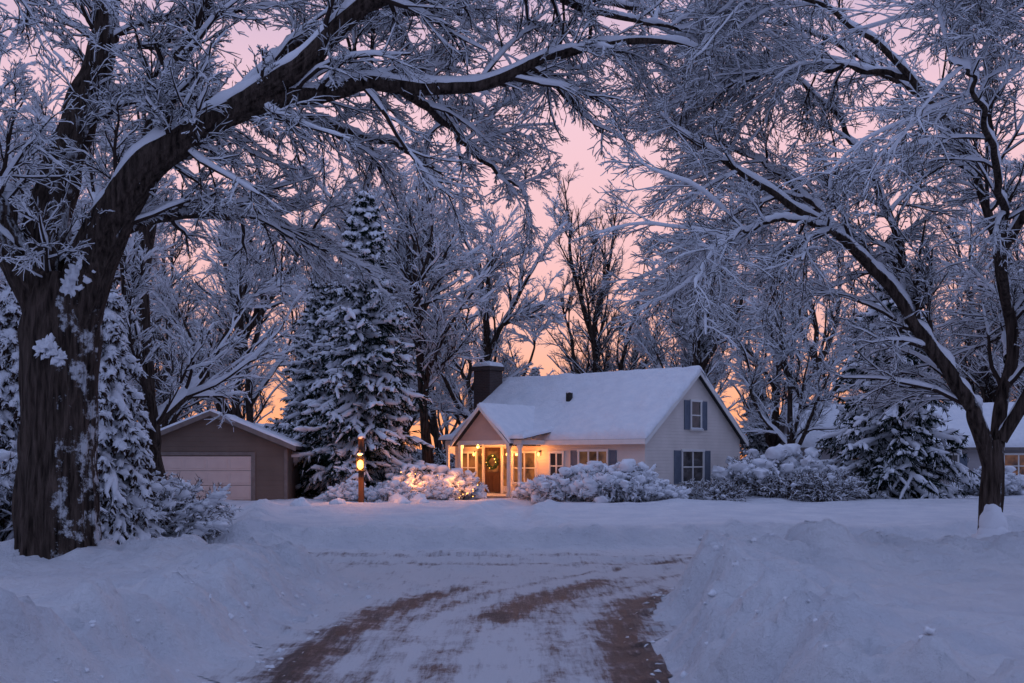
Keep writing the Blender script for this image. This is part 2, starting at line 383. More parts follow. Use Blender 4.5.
def roadmat():
    m,nt,b=newmat('road_packed_snow');N=nt.nodes;L=nt.links
    tc=N.new('ShaderNodeTexCoord');at=N.new('ShaderNodeAttribute');at.attribute_name='bare'
    mp=N.new('ShaderNodeMapping');mp.inputs['Scale'].default_value=(9,.8,1);mp.inputs['Rotation'].default_value=(0,0,.15);L.new(tc.outputs['Object'],mp.inputs['Vector'])
    n=N.new('ShaderNodeTexNoise');n.inputs['Scale'].default_value=1.2;n.inputs['Detail'].default_value=10;n.inputs['Roughness'].default_value=.75;L.new(mp.outputs[0],n.inputs['Vector'])
    nb=N.new('ShaderNodeTexNoise');nb.inputs['Scale'].default_value=2.0;nb.inputs['Detail'].default_value=12;nb.inputs['Roughness'].default_value=.78;L.new(tc.outputs['Object'],nb.inputs['Vector'])
    a1=N.new('ShaderNodeMath');a1.operation='ADD';L.new(n.outputs['Fac'],a1.inputs[0]);L.new(nb.outputs['Fac'],a1.inputs[1])
    s1=N.new('ShaderNodeMath');s1.operation='MULTIPLY';s1.inputs[1].default_value=2.3;L.new(a1.outputs[0],s1.inputs[0])
    a2=N.new('ShaderNodeMath');a2.operation='MULTIPLY_ADD';a2.inputs[1].default_value=1.0;L.new(at.outputs['Fac'],a2.inputs[0]);L.new(s1.outputs[0],a2.inputs[2])
    mr=N.new('ShaderNodeMapRange');mr.inputs['From Min'].default_value=2.45;mr.inputs['From Max'].default_value=3.45;L.new(a2.outputs[0],mr.inputs['Value'])
    mx=N.new('ShaderNodeValToRGB');e=mx.color_ramp.elements;e[0].color=(.78,.79,.82,1);e[0].position=0;e[1].color=(.036,.025,.025,1);e[1].position=.88
    q=e.new(.3);q.color=(.58,.57,.60,1);q=e.new(.58);q.color=(.20,.155,.15,1)
    L.new(mr.outputs[0],mx.inputs['Fac']);L.new(mx.outputs['Color'],b.inputs['Base Color'])
    rr=N.new('ShaderNodeMapRange');rr.inputs['To Min'].default_value=.7;rr.inputs['To Max'].default_value=.45;L.new(mr.outputs[0],rr.inputs['Value']);L.new(rr.outputs[0],b.inputs['Roughness'])
    b.inputs['Specular IOR Level'].default_value=.35
    sb=N.new('ShaderNodeMath');sb.operation='SUBTRACT';L.new(a1.outputs[0],sb.inputs[0]);L.new(mr.outputs[0],sb.inputs[1])
    bp=N.new('ShaderNodeBump');bp.inputs['Strength'].default_value=.85;bp.inputs['Distance'].default_value=.08;L.new(sb.outputs[0],bp.inputs['Height']);L.new(bp.outputs[0],b.inputs['Normal'])
    return m
rd=mb.build('snowy_road',[roadmat()])
at=rd.data.attributes.new('bare','FLOAT','POINT');at.data.foreach_set('value',tr.ravel()[us].astype(np.float32))

# ---------------------------------------------------------------- parts helpers
BF=np.array([[0,3,2,1],[4,5,6,7],[0,1,5,4],[1,2,6,5],[2,3,7,6],[3,0,4,7]])
class Frame:
    def __init__(s,o,a,n): s.o=np.array(o,float);s.a=np.array(a,float);s.n=np.array(n,float)
    def box(s,mb,a0,a1,n0,n1,z0,z1,m=0):
        c=[]
        for z in (z0,z1):
            for (a,n) in ((a0,n0),(a1,n0),(a1,n1),(a0,n1)):
                c.append(s.o+s.a*a+s.n*n+np.array([0,0,z]))
        mb.add(c,BF,m)
def part(mb,name,mats,parent,bevel=.008,smooth=False):
    ob=mb.build(name,mats,smooth,parent)
    bm=bmesh.new();bm.from_mesh(ob.data);bmesh.ops.recalc_face_normals(bm,faces=bm.faces);bm.to_mesh(ob.data);bm.free()
    if bevel>0:
        md=ob.modifiers.new('bevel','BEVEL');md.width=bevel;md.segments=2;md.limit_method='ANGLE'
    return ob
def snow_slab(name,parent,a,b,c,d,th,nu=40,nv=20,edge=.22,seed=1,lift=.004):
    a,b,c,d=[np.array(q,float) for q in (a,b,c,d)]
    U,Vv=np.meshgrid(np.linspace(0,1,nu),np.linspace(0,1,nv))
    lu=max(np.linalg.norm(b-a),np.linalg.norm(c-d));lv=max(np.linalg.norm(d-a),np.linalg.norm(c-b))
    U=.5-.5*np.cos(math.pi*U);Vv=.5-.5*np.cos(math.pi*Vv)
    u=U[...,None];v=Vv[...,None]
    p=(a*(1-u)+b*u)*(1-v)+(d*(1-u)+c*u)*v
    ed=np.minimum(np.minimum(U,1-U)*lu,np.minimum(Vv,1-Vv)*lv)
    q=np.clip(ed/edge,0,1);fall=np.sqrt(1-(1-q)**2)
    hh=th*fall*(1+.25*fbm(p[...,0]*.9,p[...,1]*.9,p[...,2],seed,3)+.09*fbm(p[...,0]*3.5,p[...,1]*3.5,0,seed,2))
    p[...,2]+=hh+lift
    p[...,0]+=.035*fbm(p[...,0]*2,p[...,1]*2,0,seed+4,2);p[...,1]+=.035*fbm(p[...,0]*2,p[...,1]*2,0,seed+9,2)
    mb=MB();mb.add(p,gridf(nu,nv),0)
    return mb.build(name,[M_snow],True,parent)
def slab(mb,a,b,c,d,th,m=0):
    q=[np.array(x,float) for x in (a,b,c,d)];mb.add([x-np.array([0,0,th]) for x in q]+q,BF,m)
def window(parent,fr,ac,w,z0,z1,glass,shut=0,mull=2,rows=2,name='window',snow=True):
    mb=MB();t=.08
    fr.box(mb,ac-w/2,ac+w/2,.004,.02,z0,z1,1)
    for (x0,x1,y0,y1) in ((ac-w/2-t,ac-w/2,z0-.002,z1+.002),(ac+w/2,ac+w/2+t,z0-.002,z1+.002)):
        fr.box(mb,x0,x1,.0,.07,y0,y1,0)
    fr.box(mb,ac-w/2-t-.02,ac+w/2+t+.02,.0,.085,z1+.002,z1+.10,0)
    fr.box(mb,ac-w/2-t-.04,ac+w/2+t+.04,.0,.12,z0-.08,z0-.002,0)
    for i in range(1,mull):
        x=ac-w/2+w*i/mull;fr.box(mb,x-.035,x+.035,.022,.055,z0,z1,0)
    for i in range(1,rows):
        z=z0+(z1-z0)*i/rows;fr.box(mb,ac-w/2,ac+w/2,.022,.045,z-.025,z+.025,0)
    part(mb,name,[M_white,glass],parent,.005)
    if shut>0:
        mb=MB()
        for sgn in (-1,1):
            xa=ac+sgn*(w/2+t+.03);xb=xa+sgn*shut;x0,x1=min(xa,xb),max(xa,xb)
            fr.box(mb,x0,x1,.0,.025,z0-.05,z1+.05,0)
            for (p0,p1) in ((x0,x0+.05),(x1-.05,x1)): fr.box(mb,p0,p1,.027,.05,z0-.05,z1+.05,0)
            nz=int((z1-z0)/.08)
            for i in range(nz+1):
                z=z0-.04+i*(z1-z0+.04)/nz;fr.box(mb,x0+.052,x1-.052,.027,.042,z,z+.045,0)
        part(mb,name+'_shutters',[M_shut],parent,.003)
    if snow:
        mb=MB();k=int(w/.12)+2
        C=[fr.o+fr.a*(ac-w/2+w*i/(k-1))+fr.n*.075+np.array([0,0,z0+.0]) for i in range(k)]
        lumps(mb,C,.07,0,.6,seed=3);mb.build(name+'_sill_snow',[M_snow],True,parent)
def prism(mb,x0,x1,y0,y1,z0,ze,zr,m=0,axis='x'):
    if axis=='x':
        ym=(y0+y1)/2;pf=[(y0,z0),(y1,z0),(y1,ze),(ym,zr),(y0,ze)]
        A=[(x0,a,b) for a,b in pf];B=[(x1,a,b) for a,b in pf]
    else:
        xm=(x0+x1)/2;pf=[(x0,z0),(x1,z0),(x1,ze),(xm,zr),(x0,ze)]
        A=[(a,y0,b) for a,b in pf];B=[(a,y1,b) for a,b in pf]
    V=A+B;mb.add(V,[[0,1,6,5],[1,2,7,6],[2,3,8,7],[3,4,9,8],[4,0,5,9]],m)
    mb.add(V,[[0,1,2],[0,2,3],[0,3,4],[5,6,7],[5,7,8],[5,8,9]],m)

# ---------------------------------------------------------------- main house
HS=empty('cottage_house',(5.14,44,0.0),math.radians(-40))
Lh,Wd,ZE,ZR=10.0,7.5,2.6,5.3
mb=MB();prism(mb,-Lh,0,0,Wd,-.3,ZE,ZR);part(mb,'walls',[M_side],HS,0)
mb=MB();F=Frame((0,0,0),(1,0,0),(0,-1,0));F.box(mb,-Lh,-.0,.0,.03,-.3,.35,0);FG=Frame((0,0,0),(0,1,0),(1,0,0));FG.box(mb,.0,Wd,.0,.03,-.3,.35,0);part(mb,'foundation',[M_found],HS,.005)
ov=.3;sl=(ZR-ZE)/(Wd/2);ye=-ov;ze=ZE-ov*sl;yb=Wd+ov
xl,xr=-Lh-.25,.22
mb=MB();zz=.14
slab(mb,(xl,ye,ze+zz),(xr,ye,ze+zz),(xr,Wd/2,ZR+zz),(xl,Wd/2,ZR+zz),.12)
slab(mb,(xl,Wd/2,ZR+zz),(xr,Wd/2,ZR+zz),(xr,yb,ze+zz),(xl,yb,ze+zz),.12)
part(mb,'roof',[M_roofd],HS,0)
mb=MB()
for (y0,y1) in ((ye,Wd/2),(yb,Wd/2)):
    z0=ze+zz-.015;z1=ZR+zz-.015;xx=xr+.001
    slab(mb,(xx,y0,z0),(xx+.04,y0,z0),(xx+.04,y1,z1),(xx,y1,z1),.2)
F.box(mb,xl,xr,ov+.002,ov+.04,ze+zz-.2,ze+zz-.005,0)
part(mb,'rake_and_fascia_boards',[M_white],HS,0)
snow_slab('roof_snow_front',HS,(xl,ye-.03,ze+zz),(xr+.05,ye-.03,ze+zz),(xr+.05,Wd/2+.1,ZR+zz),(xl,Wd/2+.1,ZR+zz),.24,110,50,.3,2)
snow_slab('roof_snow_back',HS,(xl,Wd/2-.1,ZR+zz),(xr+.05,Wd/2-.1,ZR+zz),(xr+.05,yb+.03,ze+zz),(xl,yb+.03,ze+zz),.24,60,30,.3,3)
mb=MB();Frame((-5.1,1.9,0),(1,0,0),(0,-1,0)).box(mb,-.11,.11,-.11,.11,ZE+1.4,ZE+2.0,0);part(mb,'roof_vent',[M_dark],HS,.02)
mb=MB();lumps(mb,[(-5.1,1.9,ZE+2.02)],.15,0,.6);mb.build('vent_snow',[M_snow],True,HS)
window(HS,F,-2.45,1.35,1.0,2.05,M_win_dim,.34,3,2,'front_window')
window(HS,F,-4.3,.62,.95,1.98,M_win_dark,0,2,2,'small_front_window')
window(HS,F,-6.0,1.15,.75,2.0,M_win_lit,0,2,2,'porch_window')
window(HS,F,-9.2,.9,.75,2.0,M_win_lit,0,2,2,'porch_window_b')
window(HS,FG,3.75,.72,3.0,4.1,M_win_dark,.42,1,2,'gable_upper_window')
window(HS,FG,3.5,1.6,.8,2.05,M_win_dark,.5,2,2,'gable_lower_window')
mb=MB();fd=F;dc=-7.75
fd.box(mb,dc-.46,dc+.46,.0,.03,.25,2.25,0)
for (a,b,c,d) in ((-.36,-.04,.35,1.05),(.04,.36,.35,1.05)): fd.box(mb,dc+a,dc+b,.032,.05,c,d,0)
fd.box(mb,dc-.3,dc+.3,.032,.045,1.2,2.1,2)
for s in (-1,1):
    fd.box(mb,dc+s*.53-.065,dc+s*.53+.065,.0,.08,.25,2.3,1)
    fd.box(mb,dc+s*.74-.14,dc+s*.74+.14,.0,.03,.6,2.2,2)
fd.box(mb,dc-.9,dc+.9,.0,.1,2.302,2.42,1)
part(mb,'front_door',[M_wood,M_white,M_win_lit],HS,.006)
mbw=MB();rg=np.random.default_rng(3)
th=np.linspace(0,2*math.pi,40,endpoint=False)
C=np.stack([dc+.25*np.cos(th),np.full(40,-.10),1.62+.25*np.sin(th)],1)+rg.normal(0,.015,(40,3))
lumps(mbw,C,.065,0,1,seed=5,amp=.6);lumps(mbw,C[::4]+np.array([0,-.05,0]),.025,1,1,seed=5,amp=0)
mbw.build('door_wreath',[M_wreath,M_bulb],True,HS)
x0,x1,yp=-8.15,-5.35,-1.8
FP=Frame((0,yp,0),(1,0,0),(0,-1,0))
mb=MB();F.box(mb,-9.0,-4.7,.035,2.0,-.1,.22,0);F.box(mb,-8.4,-7.0,2.003,2.35,-.1,.12,0);part(mb,'porch_floor',[M_found],HS,.02)
mb=MB()
for px in (x0+.08,x1-.08,-4.85,-8.8):
    FP.box(mb,px-.06,px+.06,-.13,-.01,.22,2.33,0);FP.box(mb,px-.09,px+.09,-.16,.02,.22,.36,0);FP.box(mb,px-.09,px+.09,-.16,.02,2.2,2.33,0)
part(mb,'porch_posts',[M_white],HS,.008)
mb=MB();FP.box(mb,-8.9,-4.7,-.15,.01,2.335,2.52,0)
F.box(mb,-4.85,-4.7,.003,1.64,2.335,2.52,0);F.box(mb,-8.9,-8.75,.003,1.64,2.335,2.52,0);part(mb,'porch_beam',[M_white],HS,.008)
mb=MB();xm=(x0+x1)/2;zt=3.85
mb.add([(x0,yp+.04,2.525),(x1,yp+.04,2.525),(xm,yp+.04,zt),(x0,yp+.1,2.525),(x1,yp+.1,2.525),(xm,yp+.1,zt)],[[0,1,2],[3,5,4]],0)
part(mb,'porch_gable_face',[M_side_pink],HS,0)
mb=MB();yo=yp-.25;yk=1.7;zl=2.53-.1
slab(mb,(x0-.2,yo,zl-.05),(xm,yo,zt+.1),(xm,yk,zt+.1),(x0-.2,yk,zl-.05),.1)
slab(mb,(xm,yo,zt+.1),(x1+.2,yo,zl-.05),(x1+.2,yk,zl-.05),(xm,yk,zt+.1),.1)
slab(mb,(-9.05,yp-.2,2.56),(x0-.22,yp-.2,2.56),(x0-.22,.1,2.9),(-9.05,.1,2.9),.03)
slab(mb,(x1+.22,yp-.2,2.56),(-4.5,yp-.2,2.56),(-4.5,.1,2.9),(x1+.22,.1,2.9),.03)
part(mb,'porch_roof',[M_roofd],HS,0)
mb=MB()
slab(mb,(x0-.22,yo-.03,zl-.055),(xm,yo-.03,zt+.095),(xm,yo-.003,zt+.095),(x0-.22,yo-.003,zl-.055),.16)
slab(mb,(xm,yo-.03,zt+.095),(x1+.22,yo-.03,zl-.055),(x1+.22,yo-.003,zl-.055),(xm,yo-.003,zt+.095),.16)
part(mb,'porch_rake_boards',[M_white],HS,0)
snow_slab('porch_snow_l',HS,(x0-.25,yo-.04,zl-.05),(xm+.06,yo-.04,zt+.1),(xm+.06,yk,zt+.1),(x0-.25,yk,zl-.05),.2,30,30,.2,5)
snow_slab('porch_snow_r',HS,(xm-.06,yo-.04,zt+.1),(x1+.25,yo-.04,zl-.05),(x1+.25,yk,zl-.05),(xm-.06,yk,zt+.1),.2,30,30,.2,6)
snow_slab('porch_snow_shed_l',HS,(-9.1,yp-.22,2.56),(x0-.1,yp-.22,2.56),(x0-.1,.1,2.9),(-9.1,.1,2.9),.2,24,20,.2,7)
snow_slab('porch_snow_shed_r',HS,(x1+.1,yp-.22,2.56),(-4.45,yp-.22,2.56),(-4.45,.1,2.9),(x1+.1,.1,2.9),.2,24,20,.2,8)
mb=MB();FC=Frame((-10.6,2.9,0),(1,0,0),(0,-1,0));FC.box(mb,-.5,.5,-.45,.45,-.3,5.85,0);FC.box(mb,-.57,.57,-.52,.52,5.853,6.05,0);FC.box(mb,-.25,.0,-.15,.15,6.052,6.3,0);part(mb,'chimney',[M_brick],HS,.01)
snow_slab('chimney_snow',HS,(-11.15,2.4,6.05),(-10.05,2.4,6.05),(-10.05,3.4,6.05),(-11.15,3.4,6.05),.2,16,16,.2,9)
def plight(name,loc,e,r=.06,col=(1,.32,.07),parent=None):
    l=bpy.data.lights.new(name,'POINT');l.energy=e;l.color=col;l.shadow_soft_size=r
    o=bpy.data.objects.new(name,l);sc.collection.objects.link(o);o.location=loc
    if parent:o.parent=parent
    return o
mb=MB()
for sx in (-8.75,-6.85,-5.15): lumps(mb,[(sx,-.16,1.95)],.05,0,1.4,amp=0);F.box(mb,sx-.04,sx+.04,.0,.1,2.04,2.1,1)
mb.build('porch_lanterns',[M_bulb,M_dark],True,HS)
for i,sx in enumerate((-8.75,-6.85,-5.15)): plight('porch_light_%d'%i,(sx,-.5,1.95),[24,26,26][i],.05,parent=HS)
plight('porch_ceiling_light',(-7.4,-1.45,2.2),120,.06,parent=HS)
mb=MB();lumps(mb,[(-7.4,-1.4,2.27)],.07,0,.8,amp=0);mb.build('porch_ceiling_lamp',[M_bulb],True,HS)

# ---------------------------------------------------------------- garage
GA=empty('detached_garage',(-11.1,42.0,0.05),math.radians(6))
mb=MB();gw=2.75;prism(mb,-gw,gw,0,6.5,-.5,2.2,3.35,0,'y');part(mb,'walls',[M_side_br],GA,0)
FQ=Frame((0,0,0),(1,0,0),(0,-1,0))
mb=MB()
for i in range(4):
    z0=-.35+i*.54;FQ.box(mb,-1.85,1.45,.0,.03,z0,z0+.525,0)
    for j in range(4): FQ.box(mb,-1.77+j*.82,-1.77+j*.82+.7,.032,.045,z0+.08,z0+.44,0)
part(mb,'overhead_door',[M_gdoor],GA,.01)
mb=MB();FQ.box(mb,-2.0,-1.853,.0,.06,-.4,1.95,0);FQ.box(mb,1.453,1.6,.0,.06,-.4,1.95,0);FQ.box(mb,-1.85,1.45,.0,.06,1.83,1.95,0);FQ.box(mb,gw-.1,gw+.02,.0,.03,-.4,2.05,0);part(mb,'door_trim',[M_fascia],GA,.005)
mb=MB();s2=1.15/gw;o2=.35
slab(mb,(-gw-o2,-.3,2.2-o2*s2+.12),(0,-.3,3.47),(0,6.8,3.47),(-gw-o2,6.8,2.2-o2*s2+.12),.12)
slab(mb,(0,-.3,3.47),(gw+o2,-.3,2.2-o2*s2+.12),(gw+o2,6.8,2.2-o2*s2+.12),(0,6.8,3.47),.12)
part(mb,'roof',[M_roofd],GA,0)
mb=MB()
slab(mb,(-gw-o2,-.34,2.2-o2*s2+.11),(0,-.34,3.46),(0,-.303,3.46),(-gw-o2,-.303,2.2-o2*s2+.11),.18)
slab(mb,(0,-.34,3.46),(gw+o2,-.34,2.2-o2*s2+.11),(gw+o2,-.303,2.2-o2*s2+.11),(0,-.303,3.46),.18)
part(mb,'rake_boards',[M_fascia],GA,0)
snow_slab('roof_snow_l',GA,(-gw-o2,-.33,2.2-o2*s2+.12),(.06,-.33,3.47),(.06,6.8,3.47),(-gw-o2,6.8,2.2-o2*s2+.12),.10,30,50,.22,12)
snow_slab('roof_snow_r',GA,(-.06,-.33,3.47),(gw+o2,-.33,2.2-o2*s2+.12),(gw+o2,6.8,2.2-o2*s2+.12),(-.06,6.8,3.47),.10,30,50,.22,13)

# ---------------------------------------------------------------- neighbour houses
def nhouse(name,loc,rz,L,W,ze,zr,mat,wins):
    e=empty(name,loc,rz);mb=MB();prism(mb,0,L,0,W,-.5,ze,zr);part(mb,'walls',[mat],e,0)
    s=(zr-ze)/(W/2);o=.4;mb=MB()
    slab(mb,(-.3,-o,ze-o*s+.12),(L+.3,-o,ze-o*s+.12),(L+.3,W/2,zr+.12),(-.3,W/2,zr+.12),.12)
    slab(mb,(-.3,W/2,zr+.12),(L+.3,W/2,zr+.12),(L+.3,W+o,ze-o*s+.12),(-.3,W+o,ze-o*s+.12),.12);part(mb,'roof',[M_fascia],e,0)
    snow_slab('roof_snow_front',e,(-.32,-o-.03,ze-o*s+.12),(L+.32,-o-.03,ze-o*s+.12),(L+.32,W/2+.1,zr+.12),(-.32,W/2+.1,zr+.12),.25,60,24,.3,21)
    snow_slab('roof_snow_back',e,(-.32,W/2-.1,zr+.12),(L+.32,W/2-.1,zr+.12),(L+.32,W+o,ze-o*s+.12),(-.32,W+o,ze-o*s+.12),.25,60,24,.3,22)
    fr=Frame((0,0,0),(1,0,0),(0,-1,0))
    for i,(x,w,g) in enumerate(wins): window(e,fr,x,w,.8,1.85,g,.35,2,2,'window_%d'%i)
    return e
nhouse('neighbour_house',(14.2,56,0.1),math.radians(-6),13.5,8,2.3,4.3,M_side_gr,[(3.2,1.4,M_win_dim),(6.9,1.1,M_win_dark),(10.3,1.3,M_win_dim)])
nhouse('neighbour_house',(-16.5,72,0.1),math.radians(5),7,6,2.3,3.7,M_side_br,[(3.2,1.2,M_win_dark),(5.2,1,M_win_dim)])
nhouse('neighbour_house',(29.5,50,0.1),math.radians(-25),7,7,2.5,4.6,M_side_br,[(3.2,1.2,M_win_dark)])

# ---------------------------------------------------------------- lamp post
LPx,LPy=-5.1,38.5;lz=G(LPx,LPy)
LP=empty('lamp_post',(LPx,LPy,lz))
mb=MB();f0=Frame((0,0,0),(1,0,0),(0,-1,0))
f0.box(mb,-.09,.09,-.09,.09,-.3,2.15,0);f0.box(mb,-.12,.12,-.12,.12,2.153,2.2,0);f0.box(mb,-.03,.03,.092,.34,1.74,1.79,0)
part(mb,'post',[M_wood],LP,.012)
mb=MB()
f0.box(mb,-.13,.13,.12,.38,1.10,1.13,0)
for a in (-.12,.11):
    for n in (.13,.36): f0.box(mb,a,a+.01,n,n+.01,1.132,1.50,0)
mb.add([(-.17,-.08,1.502),(.17,-.08,1.502),(.17,-.42,1.502),(-.17,-.42,1.502),(0,-.25,1.66)],[[0,1,4],[1,2,4],[2,3,4],[3,0,4]],0)
mb.add([(-.17,-.08,1.501),(.17,-.08,1.501),(.17,-.42,1.501),(-.17,-.42,1.501)],[[0,1,2,3]],0)
f0.box(mb,-.012,.012,.238,.262,1.64,1.74,0)
part(mb,'lantern_frame',[M_dark],LP,0)
mb=MB();lumps(mb,[(0,-.25,1.30)],.11,0,1.5,amp=0);mb.build('lantern_bulb',[M_lamp],True,LP)
plight('lantern_light',(0,-.62,1.35),100,.09,(1,.32,.06),LP)
mb=MB();lumps(mb,[(0,0,2.24)],.15,0,.8,seed=2);lumps(mb,[(0,-.25,1.66)],.11,0,.5,seed=2);mb.build('post_snow',[M_snow],True,LP)

# ---------------------------------------------------------------- big oak
y=16.0
oak=[
 ([(-6.35,y,-.3),(-6.38,y,.25),(-6.40,y,1.42),(-6.36,y,2.54),(-6.33,y,3.5),(-6.3,y,4.3)],[.82,.60,.52,.50,.53,.38]),
 ([(-6.45,y,3.3),(-6.6,y+.1,4.7),(-6.4,y+.3,6.0),(-6.1,y+.5,7.3),(-5.85,y+.6,8.7),(-5.5,y+.7,10.5)],[.34,.32,.26,.21,.17,.08]),
 ([(-6.25,y,3.4),(-5.9,y-.1,4.4),(-5.37,y-.3,5.29),(-4.53,y-.4,6.06),(-3.82,y-.5,6.5),(-2.95,y-.6,7.0),(-2.0,y-.8,7.75),(-1.0,y-1,8.5),(.3,y-1.2,9.3)],[.38,.33,.26,.20,.165,.14,.12,.09,.05]),
 ([(-4.2,y-.45,6.25),(-3.6,y-.5,6.5),(-2.95,y-.4,6.65),(-2.14,y-.4,6.83),(-1.15,y-.3,6.87),(-.17,y-.2,7.0),(.7,y-.1,7.4),(1.8,y,7.6),(2.9,y+.2,7.45)],[.15,.135,.125,.11,.095,.08,.06,.045,.02]),
 ([(-6.5,y,3.6),(-6.95,y-.2,4.6),(-7.2,y-.3,5.4),(-7.9,y-.4,6.6),(-8.8,y-.4,7.8)],[.28,.24,.2,.15,.08]),
 ([(-5.2,y-.3,5.45),(-5.05,y,6.3),(-4.9,y+.3,7.1),(-4.6,y+.5,8.0),(-4.2,y+.6,9.2)],[.16,.14,.12,.10,.06]),
 ([(-6.2,y+.4,6.9),(-5.5,y+1,7.2),(-4.6,y+1.6,7.3),(-3.4,y+2.2,7.2),(-2.2,y+2.8,7.0),(-1.2,y+3.2,6.6)],[.12,.10,.085,.07,.05,.025]),
 ([(-5.7,y+.1,4.9),(-5.0,y+1,5.4),(-4.2,y+2,5.6),(-3.2,y+3,5.4),(-2.4,y+4,4.9)],[.12,.10,.075,.05,.02]),
 ([(-6.8,y-.2,4.4),(-7.4,y-1.2,5.3),(-7.2,y-2.4,6.2),(-6.2,y-3.6,6.9),(-4.9,y-4.4,7.2)],[.16,.12,.09,.06,.025]),
 ([(-2.0,y-.8,7.75),(-1.1,y-.2,8.3),(0,y+.6,8.6),(1.3,y+1.2,8.7),(2.6,y+1.6,8.5)],[.09,.08,.06,.045,.02]),
 ([(-3.8,y-.5,6.5),(-3.4,y+.6,7.6),(-2.7,y+1.6,8.4),(-1.6,y+2.4,8.9),(-.3,y+3,9.1)],[.10,.085,.065,.045,.02]),
 ([(-1.6,y-.35,6.85),(-1.0,y+.9,6.7),(-.4,y+1.9,6.4),(.2,y+2.8,6.1)],[.07,.05,.035,.015]),
 ([(-1.5,y-.9,8.1),(-.5,y-.6,8.2),(.6,y-.2,8.15),(1.7,y+.2,7.95),(2.7,y+.5,7.9)],[.08,.065,.05,.035,.015]),
 ([(-2.5,y-.4,6.75),(-2.3,y+.9,7.4),(-1.9,y+2.2,7.8),(-1.2,y+3.2,8.0),(-.4,y+4,7.9)],[.08,.065,.05,.035,.015]),
]
mb=limbs_tree(oak,11,[(18,.10,1.6,8),(10,.1,.52,5),(8,.1,.55,4),(3,.15,.6,3)],snow=.022)
C=[(-5.98,y-.34,4.22),(-6.06,y-.38,4.08),(-5.90,y-.30,4.38),(-6.3,y-.47,3.27),(-6.4,y-.47,3.2),(-6.24,y-.47,3.16),(-6.36,y-.46,3.28),(-6.16,y-.45,3.1)]
lumps(mb,C,[.13,.11,.11,.11,.09,.10,.09,.08],1,1.1,ICO4,seed=8,amp=.8,fr=3.0)
OAK=mb.build('oak_tree',TM,True)
def bark_plaster(src,name,thr):
    m=src.copy();m.name=name;nt=m.node_tree;N=nt.nodes;L=nt.links;b=N['Principled BSDF']
    old=b.inputs['Base Color'].links[0].from_socket
    tc=N.new('ShaderNodeTexCoord');n=N.new('ShaderNodeTexNoise');n.inputs['Scale'].default_value=2.2;n.inputs['Detail'].default_value=12;n.inputs['Roughness'].default_value=.75;L.new(tc.outputs['Object'],n.inputs['Vector'])
    ge=N.new('ShaderNodeNewGeometry');vm=N.new('ShaderNodeVectorMath');vm.operation='DOT_PRODUCT';vm.inputs[1].default_value=(.9,-.25,.5);L.new(ge.outputs['Normal'],vm.inputs[0])
    ma=N.new('ShaderNodeMath');ma.operation='MULTIPLY_ADD';ma.inputs[1].default_value=.24;L.new(vm.outputs['Value'],ma.inputs[0]);L.new(n.outputs['Fac'],ma.inputs[2])
    mr=N.new('ShaderNodeMapRange');mr.inputs['From Min'].default_value=thr;mr.inputs['From Max'].default_value=thr+.06;L.new(ma.outputs[0],mr.inputs['Value'])
    mx=N.new('ShaderNodeMix');mx.data_type='RGBA';L.new(mr.outputs[0],mx.inputs['Factor']);L.new(old,mx.inputs[6]);mx.inputs[7].default_value=(.74,.76,.8,1)
    L.new(mx.outputs[2],b.inputs['Base Color']);return m
M_barkp=bark_plaster(M_bark,'bark_with_snow',.72)
OAK.data.materials[0]=M_barkp

